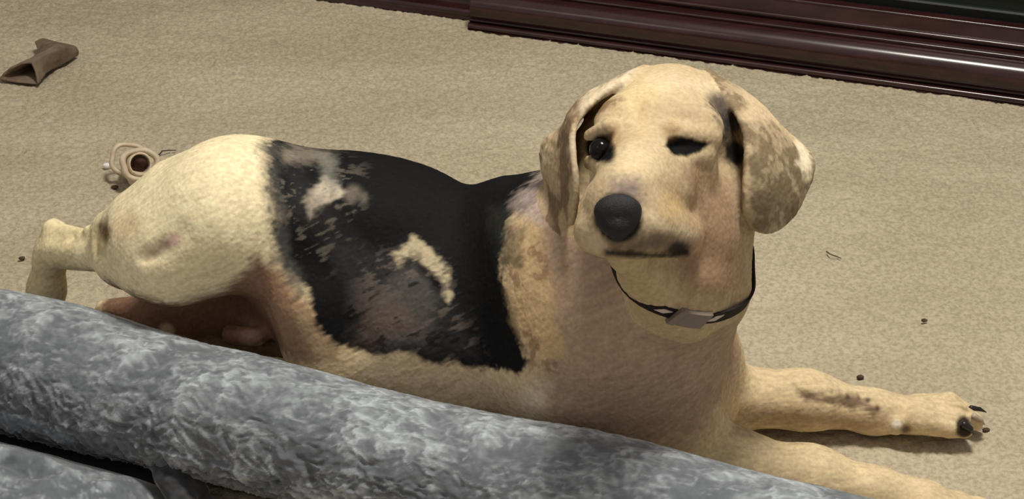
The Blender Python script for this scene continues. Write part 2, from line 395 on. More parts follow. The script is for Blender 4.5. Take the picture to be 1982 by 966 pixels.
# near foreleg
S.cone(at(1270, 880, 1.445), at(1420, 905, 1.43), .045, .034, .03, LEG)
S.cone(at(1420, 905, 1.43), at(1570, 925, 1.425), .033, .028, .02, LEG)
S.cone(at(1570, 925, 1.425), at(1690, 953, 1.415), .028, .0225, .02, LEG)
S.cone(at(1690, 953, 1.415), at(1790, 975, 1.405), .0225, .023, .015, LEG)
for dx, dy, Y in ((0, 8, 1.385), (12, 0, 1.40), (4, -8, 1.418)):
    S.cone(at(1790+dx, 978+dy, Y), at(1850+dx, 992+dy, Y), .016, .015, .010, LEG); S.cone(at(1850+dx, 992+dy, Y), at(1885+dx, 1010+dy, Y), .015, .012, .006, LEG)
# hindquarters: pelvis rolled over, near thigh raised and stretched back
S.ell(at(480, 400, 1.62), (.078, .070, .056), k=.035, reg=HIND)
S.cone(at(450, 385, 1.60), at(300, 470, 1.585), .058, .050, .035, HIND)
S.cone(at(420, 435, 1.575), at(330, 500, 1.565), .056, .036, .035, HIND)
S.cone(at(440, 425, 1.57), at(350, 480, 1.56), .056, .046, .035, HIND)
S.cone(at(340, 410, 1.62), at(215, 440, 1.63), .048, .018, .03, HIND)
S.cone(at(280, 480, 1.60), at(240, 498, 1.605), .040, .030, .03, HIND)
S.cone(at(222, 492, 1.61), at(118, 484, 1.655), .0190, .0200, .008, HIND)  # shank
S.cone(at(210, 470, 1.615), at(108, 447, 1.665), .0075, .0095, .007, HIND) # tendon
S.cone(at(222, 505, 1.595), at(172, 447, 1.63), .006, .006, .005, HIND)
S.cone(at(102, 444, 1.668), at(98, 500, 1.665), .0105, .0160, .010, HIND)   # metatarsus
S.cone(at(98, 490, 1.665), at(90, 560, 1.665), .0165, .0185, .010, HIND)
S.cone(at(90, 560, 1.665), at(80, 628, 1.665), .0185, .020, .012, HIND)
S.cone(at(80, 628, 1.665), at(60, 655, 1.63), .020, .018, .010, HIND)
S.crease([at(172, 440, 1.60), at(190, 475, 1.59), at(214, 505, 1.575)], .009, .006)
S.crease([at(200, 445, 1.585), at(225, 462, 1.57), at(225, 490, 1.57)], .008, .010)
S.crease([at(120, 475, 1.65), at(150, 505, 1.64)], .005, .004)
S.crease([at(140, 455, 1.635), at(160, 490, 1.63)], .004, .004)
S.crease([at(285, 500, 1.525), at(320, 480, 1.51), at(350, 450, 1.51)], .006, .008)
S.ell(at(340, 466, 1.530), (.008, .008, .007), k=.008, reg=HIND)
# far hind leg lying flat underneath, belly and flank skin
S.cone(at(560, 600, 1.62), at(330, 612, 1.655), .050, .030, .03, HIND)
S.cone(at(330, 612, 1.655), at(205, 600, 1.70), .026, .012, .02, HIND)
S.cone(at(290, 650, 1.585), at(328, 645, 1.575), .011, .012, .008, HIND)
S.cone(at(450, 648, 1.565), at(500, 655, 1.555), .011, .009, .012, HIND)
S.cone(at(515, 490, 1.555), at(610, 600, 1.52), .020, .030, .03)
S.cone(at(610, 600, 1.52), at(650, 690, 1.51), .030, .035, .03)
S.cone(at(650, 690, 1.52), at(900, 760, 1.50), .035, .035, .04)
S.crease([at(530, 600, 1.52), at(560, 660, 1.51)], .006, .010)
# head
S.ell(att(1298, 232, 1.640), (.056, .062, .0465), k=.02, reg=HEAD)
S.ell(att(1262, 240, 1.59), (.044, .035, .034), k=.025, reg=HEAD)
S.ell(att(1192, 258, 1.580), (.020, .020, .022), k=.02, reg=HEAD)
S.ell(att(1325, 246, 1.575), (.032, .018, .020), k=.02, reg=HEAD)
S.cone(att(1385, 340, 1.640), att(1370, 450, 1.63), .030, .034, .03, HEAD)   # cheek
S.cone(att(1182, 330, 1.605), att(1195, 400, 1.575), .019, .024, .02, HEAD)
S.ell(att(1315, 330, 1.580), (.032, .022, .028), k=.02, reg=HEAD)            # below the eye
S.cone(att(1246, 296, 1.555), att(1212, 368, 1.490), .023, .0235, .022, HEAD) # bridge
S.cone(att(1250, 365, 1.555), att(1200, 420, 1.503), .042, .0310, .02, HEAD)  # muzzle
S.cone(att(1200, 398, 1.490), att(1197, 425, 1.486), .021, .0185, .012, HEAD)
S.cone(att(1168, 400, 1.530), att(1152, 450, 1.502), .018, .0150, .012, HEAD) # flews
S.cone(att(1152, 450, 1.502), att(1182, 474, 1.492), .0140, .010, .010, HEAD)
S.cone(att(1240, 436, 1.493), att(1325, 455, 1.548), .0260, .0170, .012, HEAD)
S.cone(att(1195, 468, 1.487), att(1318, 474, 1.545), .0105, .0105, .008, HEAD)
S.cone(att(1206, 497, 1.522), att(1290, 532, 1.596), .0125, .030, .010, HEAD)  # lower jaw
S.cone(att(1238, 532, 1.570), att(1320, 575, 1.625), .0150, .030, .020, HEAD)
S.cone(att(1380, 430, 1.64), att(1395, 560, 1.660), .026, .020, .03, HEAD)
S.crease([att(1168, 490, 1.48), att(1215, 493, 1.478), att(1270, 496, 1.495), att(1330, 490, 1.53)], .0075, .0045)
S.crease([att(1180, 496, 1.485), att(1190, 510, 1.49)], .003, .003)
S.crease([att(1266, 512, 1.525), att(1306, 520, 1.54), att(1325, 545, 1.545), att(1345, 566, 1.56), att(1380, 574, 1.585)], .0035, .006)
S.crease([att(1198, 455, 1.462), att(1200, 482, 1.468)], .002, .003)
S.cone(att(1205, 225, 1.675), att(1150, 330, 1.680), .030, .024, .02, HEAD)
S.cone(att(1150, 330, 1.690), att(1135, 440, 1.690), .028, .034, .03, BODY)
S.cone(att(1320, 545, 1.615), att(1362, 545, 1.645), .040, .032, .025, HEAD)
S.cone(att(1300, 590, 1.635), att(1358, 585, 1.665), .028, .028, .03, BODY)
S.cone(att(1375, 395, 1.625), att(1325, 425, 1.585), .030, .026, .02, HEAD)
S.cone(att(1350, 470, 1.600), att(1330, 520, 1.600), .026, .026, .02, HEAD)
S.cone(att(1405, 205, 1.665), att(1412, 320, 1.672), .018, .020, .012, HEAD)
# sockets and lids
S.ell(att(1162, 291, 1.527), (.0105, .010, .0100), k=.006, reg=HEAD, op='sub')
S.ell(att(1332, 284, 1.535), (.0155, .010, .0075), k=.006, reg=HEAD, op='sub')
S.cone(att(1140, 262, 1.566), att(1180, 246, 1.552), .0050, .0080, .007, HEAD)
S.cone(att(1144, 315, 1.560), att(1175, 320, 1.550), .0065, .0060, .007, HEAD)
S.cone(att(1298, 256, 1.545), att(1375, 266, 1.567), .0080, .0095, .007, HEAD)
S.cone(att(1310, 308, 1.545), att(1368, 300, 1.564), .0065, .0065, .007, HEAD)
S.crease([att(1232, 250, 1.54), att(1245, 200, 1.57), att(1262, 165, 1.60)], .0015, .010)
S.crease([att(1270, 340, 1.52), att(1300, 400, 1.53), att(1350, 430, 1.57)], .002, .010)
S.crease([att(1140, 196, 1.60), att(1150, 250, 1.59), att(1138, 262, 1.585)], .010, .009)
S.crease([att(1120, 330, 1.60), att(1128, 380, 1.60), att(1120, 440, 1.60)], .012, .006)
# ears
earL = [[att(1245, 134, 1.650), att(1222, 146, 1.634), att(1205, 160, 1.622)],
        [att(1170, 172, 1.672), att(1142, 182, 1.650), att(1150, 196, 1.628)],
        [att(1112, 232, 1.690), att(1104, 222, 1.650), att(1112, 240, 1.620)],
        [att(1062, 270, 1.700), att(1086, 278, 1.655), att(1108, 290, 1.612)],
        [att(1050, 298, 1.700), att(1080, 330, 1.655), att(1114, 345, 1.610)],
        [att(1058, 350, 1.690), att(1084, 385, 1.650), att(1114, 390, 1.615)],
        [att(1080, 405, 1.675), att(1092, 424, 1.650), att(1106, 430, 1.625)]]
earR = [[att(1385, 168, 1.625), att(1375, 148, 1.640), att(1370, 140, 1.66), att(1375, 150, 1.69)],
        [att(1425, 215, 1.605), att(1430, 185, 1.625), att(1450, 190, 1.655), att(1440, 195, 1.69)],
        [att(1446, 265, 1.590), att(1468, 250, 1.605), att(1500, 240, 1.640), att(1500, 245, 1.68)],
        [att(1446, 320, 1.585), att(1478, 315, 1.590), att(1520, 300, 1.620), att(1545, 280, 1.665)],
        [att(1443, 375, 1.588), att(1480, 370, 1.590), att(1525, 350, 1.615), att(1572, 318, 1.650)],
        [att(1447, 415, 1.595), att(1480, 415, 1.598), att(1522, 400, 1.615), att(1556, 370, 1.640)],
        [att(1462, 440, 1.605), att(1482, 446, 1.608), att(1508, 438, 1.615), att(1535, 412, 1.632)]]
def cr(G, ax):
    G = np.moveaxis(np.array(G, float), ax, 0); out = []
    n = len(G)
    for i in range(n-1):
        p0, p1, p2, p3 = G[max(i-1, 0)], G[i], G[i+1], G[min(i+2, n-1)]
        out += [p1, (-p0+9*p1+9*p2-p3)/16]
    out.append(G[-1]); return np.moveaxis(np.array(out), 0, ax)
S.sheet(cr(cr(earL, 0), 1), .0033, .007, EARL)
S.sheet(cr(cr(earR, 0), 1), .0035, .007, EARR)

V, F = S.mesh(0.0027)
# keep the largest connected piece
def main_piece(V, F):
    lab = np.arange(len(V))
    while True:
        m = lab[F].min(1); new = lab.copy(); np.minimum.at(new, F.ravel(), np.repeat(m, 4)); new = new[new]
        if (new == lab).all(): break
        lab = new
    r, c = np.unique(lab, return_counts=True); keep = lab == r[c.argmax()]
    mp = np.cumsum(keep)-1; F = F[keep[F[:, 0]]]; return V[keep], mp[F]
V, F = main_piece(V, F)
V = relax(V, F, 2, 0.5)
VC = V.copy()
V, F = subdivide(V, F)
sel = (V[:, 0] > .02) & ((V[:, 2] > .14) | (V[:, 0] > .22)); V[sel] = project(S, V[sel], 1)
V = relax(V, F, 3, 0.5)
V[:, 2] = np.maximum(V[:, 2], 0.0008)

D_, REG = S.eval(V, True)
BV = BVHTree.FromPolygons([tuple(v) for v in V[:]], [tuple(f) for f in F.tolist()]) if False else None
N = vnormals(V, F)
def surf(px, py, _n=0):               # first surface point met from the lens through a pixel
    d = ray(px, py); d = d/np.linalg.norm(d); s = VC-ORG; t = s@d; q = ((s-t[:, None]*d)**2).sum(1)
    i = np.where(q < 0.0028**2)[0]
    if len(i) == 0:
        if _n < 12: return surf(px, py+12, _n+1)+np.array([0, .45, .893])*(.0055+(.03 if _n == 0 else 0))
        return at(px, py, 1.55)
    j = i[t[i].argmin()]; return ORG+d*t[j]
# ---- coat colours and some painted shade, laid in a fixed side projection of the body (x, q)
def xq(P): P = np.atleast_2d(P); return np.stack([P[:, 0], P[:, 1]*0.45+P[:, 2]*0.893], 1)
def coat_poly(pts): return np.array([xq(surf(*p))[0] for p in pts])
def pdist(Q, poly):             # signed distance (m), negative inside
    d = np.full(len(Q), 1e9); ins = np.zeros(len(Q), bool)
    for a, b in zip(poly, np.roll(poly, -1, 0)):
        e = b-a; w_ = Q-a; t = np.clip((w_@e)/max(e@e, 1e-12), 0, 1); q = w_-t[:, None]*e; d = np.minimum(d, (q*q).sum(1))
        c = ((a[1] <= Q[:, 1]) & (b[1] > Q[:, 1])) | ((b[1] <= Q[:, 1]) & (a[1] > Q[:, 1]))
        ins ^= c & (Q[:, 0] < a[0]+(Q[:, 1]-a[1])/(e[1] if abs(e[1]) > 1e-12 else 1e-12)*e[0])
    return np.where(ins, -1, 1)*np.sqrt(d)
sm = lambda x: np.clip(x, 0, 1)**2*(3-2*np.clip(x, 0, 1))
TAN = np.array(srgb(208, 184, 146)); CREAM = np.array(srgb(240, 226, 188)); PALE = np.array(srgb(226, 210, 188))
BROWN = np.array(srgb(128, 100, 76)); RUST = np.array(srgb(168, 136, 108)); BLACK = np.array(srgb(19, 19, 21)); CHAR = np.array(srgb(56, 54, 55)); GREY = np.array(srgb(132, 124, 112))
XQ = xq(V); w1 = fbm(V/0.018, 1, 3); w2 = fbm(V/0.006, 2, 3); w3 = fbm(V/np.array([0.012, 0.05, 0.03]), 11, 3)
def streak(dr, L, W, seed):     # hair-like noise drawn out along the lie of the coat
    dr = np.array(dr, float); dr /= np.linalg.norm(dr); a_ = np.cross(dr, [0, 1, .3]); a_ /= np.linalg.norm(a_); b_ = np.cross(dr, a_)
    return fbm(np.stack([V@dr/L, V@a_/W, V@b_/W], 1), seed, 3)
wb = streak((1, 0, .55), .016, .0032, 71); wd = streak((.25, 0, 1), .016, .0030, 75); wl = streak((1, 0, .1), .016, .003, 79)
wS = np.where(REG == LEG, wl, np.where((REG == EARL) | (REG == EARR) | (REG == HEAD), wd, wb))
C = np.tile(TAN, (len(V), 1))
def lay(mask, col, a=1.0):
    global C
    m = (np.clip(mask, 0, 1)*a)[:, None]; C = C*(1-m)+np.array(col)*m
def poly(pts, col, a=1.0, soft=0.006, warp=0.008, regs=None, fine=0.004):
    d = pdist(XQ, coat_poly(pts))+w1*warp+w2*fine*.6+wS*fine*1.0; m = sm(0.5-d/(2*soft))
    if regs is not None: m = m*np.isin(REG, regs)
    lay(m, col, a)
def blob(px, py, r, col, a=1.0, soft=1.0, regs=None, el=(1, 1), warp=0.3):
    c = xq(surf(px, py))[0]; q = (XQ-c)/np.array(el)/r; d = np.sqrt((q*q).sum(1))+w1*warp; m = sm((1-d)/soft+0.0)
    if regs is not None: m = m*np.isin(REG, regs)
    lay(m, col, a)
lay(sm(0.5+w1*0.9), CREAM, 0.25)
trunk = [BODY, HIND]
poly([(300, 260), (520, 250), (545, 480), (520, 560), (330, 600), (40, 600), (40, 400)], CREAM, 0.9, .012, regs=trunk+[HIND])
# chest and shoulder: shade painted in as a warmer, darker coat
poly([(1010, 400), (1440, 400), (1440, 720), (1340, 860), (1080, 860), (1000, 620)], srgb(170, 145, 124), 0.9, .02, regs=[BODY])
# belly hair
poly([(700, 695), (760, 700), (1040, 760), (1080, 860), (760, 800), (680, 710)], srgb(206, 186, 156), 0.7, .01, regs=[BODY])
lay(sm((wb-.08)*5)*sm(0.5-pdist(XQ, coat_poly([(640, 680), (760, 695), (1040, 760), (1080, 860), (760, 800), (600, 700)]))/.02)*(REG == BODY), srgb(140, 116, 88), .45)
blob(1035, 775, .022, srgb(232, 216, 190), .8, 1, regs=[BODY], el=(1, 1.2), warp=.6)
# inner thigh, groin: reddish brown with their shadow painted in
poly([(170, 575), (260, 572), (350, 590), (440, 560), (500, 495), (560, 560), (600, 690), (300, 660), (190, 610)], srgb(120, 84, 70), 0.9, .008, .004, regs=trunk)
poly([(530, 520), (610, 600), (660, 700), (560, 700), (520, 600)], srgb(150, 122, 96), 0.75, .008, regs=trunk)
# black saddle
SAD = [(505, 215), (560, 215), (640, 215), (720, 225), (880, 260), (1040, 270), (1060, 380), (985, 420), (970, 520), (985, 600), (1025, 700), (1010, 722), (900, 712), (800, 690), (700, 680), (640, 655), (615, 620), (600, 570), (560, 520), (535, 460), (530, 400), (520, 330)]
poly(SAD, BLACK, 1.0, .004, .007, regs=trunk)
poly([(545, 285), (640, 290), (640, 330), (610, 310), (550, 315)], GREY, 0.8, .006, regs=trunk)
poly([(590, 390), (630, 340), (665, 375), (620, 400), (600, 425)], PALE, 0.75, .004, .008, regs=trunk)
for x, y, r in ((680, 380, .012), (705, 385, .008), (545, 410, .012), (560, 300, .01)): blob(x, y, r, GREY, 0.6, regs=trunk, warp=.8)
poly([(640, 470), (760, 490), (880, 590), (920, 690), (720, 680), (700, 600), (660, 560)], CHAR, 0.65, .012, .012, regs=trunk)
poly([(560, 330), (640, 400), (700, 470), (640, 500), (560, 420)], CHAR, 0.45, .012, .012, regs=trunk)
poly([(755, 485), (800, 462), (835, 480), (870, 520), (880, 570), (868, 588), (845, 540), (815, 505), (790, 500), (770, 520)], srgb(196, 182, 150), 0.9, .0035, .008, regs=trunk)
poly([(735, 560), (800, 510), (850, 580), (830, 660), (760, 680), (730, 620)], srgb(88, 84, 82), 0.8, .01, .012, regs=trunk)
poly([(700, 600), (740, 565), (790, 600), (810, 640), (770, 650), (720, 665), (690, 660)], srgb(118, 100, 90), 0.55, .010, .014, regs=trunk)
inS = sm(0.5-pdist(XQ, coat_poly([(530, 270), (640, 300), (700, 330), (700, 420), (640, 520), (560, 500), (530, 400)]))/.03)*np.isin(REG, trunk)
lay(inS*sm((w1+wb*.8-.22)*5), srgb(96, 90, 82), .8)
inS = sm(0.5-pdist(XQ, coat_poly([(700, 480), (860, 500), (930, 690), (720, 680), (680, 620)]))/.03)*np.isin(REG, trunk)
lay(inS*sm((w1*.9+wb*1.0-.15)*4), srgb(104, 94, 88), .6); lay(inS*sm((-w1*.9+wb*.7-.2)*4), BLACK, .8)
poly([(505, 262), (535, 280), (548, 400), (560, 500), (600, 570), (575, 580), (535, 500), (520, 400)], srgb(84, 82, 78), .75, .007, .006, regs=trunk)
poly([(620, 300), (650, 300), (655, 350), (640, 380), (622, 350)], srgb(120, 120, 112), .6, .006, .006, regs=trunk)
# mottled shoulder stripe
poly([(985, 400), (1060, 330), (1110, 400), (1050, 440), (1010, 430)], srgb(176, 160, 152), 0.8, .005, .008, regs=[BODY, EARL])
poly([(1010, 420), (1045, 440), (1075, 560), (1065, 600), (1090, 690), (1050, 720), (1010, 650), (985, 560), (985, 470)], srgb(206, 178, 132), 0.75, .007, .009, regs=[BODY])
lay(sm((w1+w2*.6-.15)*4)*sm(0.5-pdist(XQ, coat_poly([(975, 440), (1040, 420), (1075, 560), (1110, 700), (1040, 760), (990, 600)]))/.01)*(REG == BODY), srgb(140, 108, 84), 0.7)
poly([(945, 400), (1005, 400), (1005, 510), (960, 520)], srgb(52, 54, 48), 0.6, .008, regs=[BODY])
# legs
leg = [LEG]
lay((REG == LEG)*1.0, srgb(214, 194, 156), 0.85)
poly([(1540, 748), (1580, 765), (1660, 762), (1700, 790), (1690, 800), (1620, 785), (1560, 778)], srgb(98, 74, 60), 0.85, .005, .004, regs=leg)
for x, y in ((1640, 768), (1662, 770), (1680, 775), (1698, 790)): blob(x, y, .0045, srgb(60, 45, 38), 0.8, regs=leg)
poly([(1420, 790), (1560, 795), (1700, 815), (1700, 840), (1400, 840)], srgb(150, 120, 98), 0.5, .01, regs=leg)  # shade on the lower half of the foreleg put into the coat
blob(1736, 822, .0065, srgb(250, 240, 225), 0.9, .5, regs=leg, warp=0); blob(1754, 833, .008, srgb(70, 55, 45), 0.8, .8, regs=leg, warp=.2)
blob(1868, 830, .0115, srgb(28, 22, 24), 0.95, .4, regs=leg, warp=.2)
# head
hd = [HEAD]
lay((REG == HEAD)*1.0, srgb(192, 172, 138), 0.95)
poly([(1330, 350), (1440, 340), (1440, 580), (1330, 580), (1300, 520), (1340, 470)], srgb(152, 122, 98), 0.8, .018, regs=[HEAD, BODY])  # shaded cheek and throat, darkened in the coat colour
poly([(1190, 205), (1240, 250), (1290, 160), (1250, 140), (1180, 190)], srgb(214, 196, 150), 0.7, .012, regs=hd)
poly([(1210, 280), (1270, 280), (1300, 330), (1260, 350), (1190, 350)], srgb(216, 198, 160), 0.7, .012, regs=hd)
poly([(1185, 350), (1235, 345), (1250, 390), (1180, 385)], srgb(140, 124, 122), 0.85, .009, .002, regs=hd)
poly([(1160, 462), (1225, 462), (1275, 438), (1335, 462), (1330, 492), (1240, 492), (1175, 486)], srgb(72, 60, 60), 0.75, .010, .003, regs=hd, fine=.002)
blob(1313, 482, .012, srgb(30, 24, 28), 0.9, .7, regs=hd, el=(1.3, .8), warp=.1)
blob(1362, 478, .010, srgb(210, 180, 140), 0.3, .7, regs=hd)
blob(1197, 422, .0225, srgb(22, 22, 26), 0.97, .25, regs=hd, warp=.05)
poly([(1130, 205), (1175, 195), (1200, 190), (1150, 235), (1132, 262), (1132, 330), (1118, 330), (1112, 250)], srgb(110, 84, 58), .9, .006, regs=[HEAD, BODY])  # shadow between left ear and face painted dark brown
poly([(1166, 482), (1240, 488), (1300, 492), (1336, 480), (1334, 494), (1290, 500), (1210, 498), (1172, 496)], srgb(26, 20, 22), .9, .003, .001, regs=hd, fine=.001)
poly([(1150, 440), (1165, 450), (1172, 480), (1160, 490), (1135, 470)], srgb(214, 196, 168), .7, .005, regs=hd)
blob(1400, 215, .018, srgb(70, 62, 58), .8, .9, regs=[HEAD, EARR], warp=.8, el=(.8, 1.3))  # ear hollow: painted shade mixed with dark hair
poly([(1244, 400), (1300, 432), (1352, 446), (1350, 466), (1300, 455), (1250, 430)], srgb(222, 204, 172), .6, .005, regs=hd)
poly([(1396, 190), (1436, 220), (1438, 330), (1412, 330), (1404, 260)], srgb(66, 54, 46), .85, .005, regs=[HEAD])  # gap behind the right ear painted as dark shade
# eye surrounds
poly([(1141, 280), (1150, 274), (1186, 256), (1188, 280), (1180, 304), (1163, 312), (1148, 303)], srgb(12, 10, 12), 1.0, .002, .001, regs=hd, fine=.001)
poly([(1296, 262), (1320, 264), (1376, 276), (1360, 292), (1330, 303), (1305, 300), (1288, 282)], srgb(12, 11, 13), 1.0, .002, .001, regs=hd, fine=.001)
blob(1164, 288, .0135, srgb(12, 10, 12), 1.0, .4, regs=hd, el=(.85, 1.05), warp=.1)
blob(1190, 262, .012, srgb(160, 124, 84), 0.5, 1.0, regs=hd); blob(1300, 252, .012, srgb(150, 116, 80), 0.6, 1.0, regs=hd)  # inner eye socket shading put into the coat colour
blob(1350, 335, .018, srgb(150, 118, 96), 0.6, 1.0, regs=hd); blob(1300, 400, .02, srgb(196, 166, 112), 0.6, 1.0, regs=hd)
blob(1245, 215, .015, srgb(190, 160, 122), 0.5, 1.0, regs=hd, el=(.6, 1.6))
poly([(1365, 175), (1410, 165), (1445, 230), (1445, 270), (1420, 265), (1385, 225)], srgb(92, 82, 76), 0.9, .005, .006, regs=[HEAD, EARR], fine=.007)  # shadowed hollow at the ear base painted in, with dark streaks
blob(1418, 236, .014, srgb(40, 36, 38), 0.8, .8, regs=[HEAD, EARR], warp=.6)
blob(1425, 293, .0135, srgb(24, 22, 24), 0.95, .5, regs=[HEAD, BODY, EARR], warp=.3)
for pl in ([(1180, 205), (1215, 225), (1240, 262), (1232, 268), (1205, 240)],): poly(pl, srgb(176, 150, 112), .4, .006, regs=hd)
poly([(1255, 150), (1300, 145), (1345, 165), (1330, 180), (1280, 170)], srgb(222, 200, 168), .6, .01, regs=hd)
poly([(1340, 160), (1420, 155), (1450, 185), (1440, 200), (1395, 180), (1360, 185)], srgb(222, 202, 166), .7, .006, regs=[HEAD, EARR])
# ears
er = REG == EARR
lay(er*1.0, srgb(172, 154, 126), 0.9); lay(er*sm((w1*1.1+w2*.6+wS*.5+.22)*1.8), srgb(108, 92, 70), 0.75)  # brown mottle, deepened to carry the shade on the ear flap
poly([(1440, 180), (1500, 205), (1560, 290), (1500, 240), (1440, 230)], srgb(216, 194, 158), 0.8, .008, regs=[EARR])  # lit top rim of the ear painted paler
poly([(1545, 275), (1582, 315), (1565, 350), (1540, 320)], srgb(240, 226, 196), 0.85, .005, regs=[EARR])
poly([(1440, 270), (1452, 280), (1450, 400), (1438, 400)], srgb(220, 200, 164), 0.7, .004, regs=[EARR])
el_ = REG == EARL
lay(el_*1.0, srgb(182, 160, 128), 0.85); lay(el_*sm((w3*1.5+w2*.4+.05)*2.4), srgb(112, 92, 72), 0.8)
poly([(1120, 190), (1190, 150), (1230, 130), (1200, 180), (1140, 215), (1120, 300), (1126, 360), (1100, 290)], srgb(228, 212, 184), 0.85, .005, regs=[EARL])
poly([(1045, 290), (1062, 270), (1062, 310), (1052, 330)], srgb(222, 204, 168), 0.8, .004, regs=[EARL])
# hindquarters details
blob(325, 470, .017, srgb(150, 118, 112), 0.75, 1.0, regs=[HIND], el=(1.2, .7)); blob(338, 463, .0075, srgb(226, 190, 180), 0.8, .8, regs=[HIND])
blob(300, 488, .012, srgb(150, 120, 108), 0.5, 1.0, regs=[HIND], el=(1.4, .6))
blob(196, 456, .026, srgb(104, 80, 50), 0.95, .8, regs=[HIND], el=(1.0, .8)); blob(240, 440, .03, srgb(180, 150, 110), 0.5, 1.0, regs=[HIND])  # first blob paints the shade of the fold behind the thigh
poly([(55, 480), (110, 420), (180, 440), (220, 500), (140, 530), (130, 590), (50, 590)], srgb(224, 208, 164), 0.8, .008, regs=[HIND])
blob(322, 640, .011, srgb(226, 206, 170), 0.9, .6, regs=[HIND], warp=.1); blob(482, 645, .018, srgb(196, 156, 140), 0.7, 1, regs=[HIND])
C *= (1+0.06*w2+0.06*w1+.22*wS*(1-.5*(REG == HEAD)))[:, None]; C = np.clip(C, 0.004, 0.9)
# fine relief of the short coat
V = V+N*(0.0002*w2+.0003*wS+0.0003*fbm(V/0.0025, 21, 2))[:, None]
V[:, 2] = np.maximum(V[:, 2], 0.0008)
DOG = empty('dog', (0.05, 1.55, 0.0)); tag(DOG, 'yellow dog with black saddle lying on the carpet looking at the camera', 'dog')
body = mesh_obj('body', V, F, M_coat, DOG, color=C)
# nose
def small_sculpt(name, sc, h, m, parent, label=None, it=2):
    v, f = sc.mesh(h); v = relax(v, f, it, .5)
    o = mesh_obj(name, v, f, m, parent)
    if label: o['label'] = label
    return o
ns = Sculpt()
ns.ell(att(1196, 408, 1.466), (.0190, .012, .0135), k=.006)
ns.ell(att(1196, 432, 1.468), (.0150, .011, .0110), k=.008)
ns.cone(att(1196, 440, 1.462), att(1197, 458, 1.470), .007, .004, .006)
ns.ell(att(1177, 424, 1.450), (.0050, .0045, .0042), k=.004, op='sub')
ns.ell(att(1216, 424, 1.450), (.0050, .0045, .0042), k=.004, op='sub')
ns.crease([att(1196, 420, 1.455), att(1196, 458, 1.462)], .0014, .0012)
small_sculpt('nose', ns, .0011, M_nose, DOG, 'black leathery nose')
# eyes
def ball(name, c, r, m, parent, sub=3, sc=(1, 1, 1)):
    bm = bmesh.new(); bmesh.ops.create_icosphere(bm, subdivisions=sub, radius=1)
    v = [np.array(c)+np.array(x.co)*r*np.array(sc) for x in bm.verts]; f = [[y.index for y in x.verts] for x in bm.faces]; bm.free()
    return mesh_obj(name, v, f, m, parent)
ball('eye', att(1163, 290, 1.553), .0098, M_eye, DOG); ball('eye', att(1333, 284, 1.562), .0115, M_eye, DOG)
# claws
def claw(a, b, c, r, m):
    sc = Sculpt(); sc.cone(a, b, r, r*.7, .001); sc.cone(b, c, r*.7, r*.25, .001); return small_sculpt('claw', sc, .0009, m, DOG, None, 1)
claw(at(1866, 822, 1.507), at(1878, 830, 1.506), at(1885, 840, 1.507), .0042, M_claw)['label'] = 'black claw'
claw(at(1886, 806, 1.525), at(1898, 812, 1.525), at(1906, 822, 1.526), .0034, M_claw2)['label'] = 'pale claw'
claw(at(1880, 790, 1.545), at(1896, 792, 1.545), at(1909, 798, 1.545), .0030, M_claw)['label'] = 'black claw'
# collar: a webbing loop round the neck
P1, P2, P3 = surf(1232, 572), surf(1335, 616), surf(1412, 588)
nape = att(1262, 300, 1.80)
nn = np.cross(P1-nape, P3-nape); nn /= np.linalg.norm(nn)
cc = (nape+(P1+P3)/2)/2
if nn[2] < 0: nn = -nn
e1 = (P2-cc); e1 -= nn*(e1@nn); e1 /= np.linalg.norm(e1); e2 = np.cross(nn, e1)
tilt = (P2-cc)@nn
def neck_r(th, lift):
    rr = np.arange(.02, .17, .001); Q = cc+nn*lift+np.outer(rr, math.cos(th)*e1+math.sin(th)*e2); d = S.eval(Q); i = np.where(d > 0)[0]
    return rr[i[0]] if len(i) else .10
n_ = 96; rad = []
for i in range(n_):
    th = 2*math.pi*i/n_; rad.append(neck_r(th, tilt*max(0, math.cos(th))))
rad = np.array(rad)
rad[[i for i in range(n_) if 18 < i < n_-16]] = .085
rad = np.minimum(rad, max(np.linalg.norm(P1-cc), np.linalg.norm(P3-cc))*1.0)
for _ in range(8): rad = np.maximum(rad, (np.roll(rad, 1)+np.roll(rad, -1))/2)
for _ in range(6): rad = (np.roll(rad, 1)+np.roll(rad, -1)+2*rad)/4

def cpoint(th, off, up):
    i = th/(2*math.pi)*n_; i0 = int(math.floor(i)) % n_; fr = i-math.floor(i); r = rad[i0]*(1-fr)+rad[(i0+1) % n_]*fr
    dr = math.cos(th)*e1+math.sin(th)*e2
    return cc+nn*(tilt*max(0, math.cos(th))+up)+dr*(r+off)
cv = []; hw = .0052
for i in range(n_):
    th = 2*math.pi*i/n_
    for o, u in ((.0, -hw), (.0022, -hw), (.0022, hw), (.0, hw)): cv.append(cpoint(th, o-.0010, u))
cf = [(4*i+k, 4*((i+1) % n_)+k, 4*((i+1) % n_)+(k+1) % 4, 4*i+(k+1) % 4) for i in range(n_) for k in range(4)]
collar = mesh_obj('collar', cv, cf, M_strap, DOG, False); collar['label'] = 'dark webbing collar with pale print'
def cpatch(name, t0, t1, hw2, off, th, m, parent, skew=0, n=8):
    v = []; 
    for i in range(n+1):
        a = t0+(t1-t0)*i/n
        for o, u in ((off-th, -hw2), (off, -hw2*.9), (off, hw2*.9), (off-th, hw2)): v.append(cpoint(a+(skew*u/hw2), o, u))
    f = [(4*i+k, 4*(i+1)+k, 4*(i+1)+(k+1) % 4, 4*i+(k+1) % 4) for i in range(n) for k in range(4)]+[(3, 2, 1, 0), tuple(4*n+k for k in range(4))]
    wv = np.array(v)+np.array(parent.location)*0
    o = mesh_obj(name, wv, f, m, DOG, False); o.parent = parent; return o

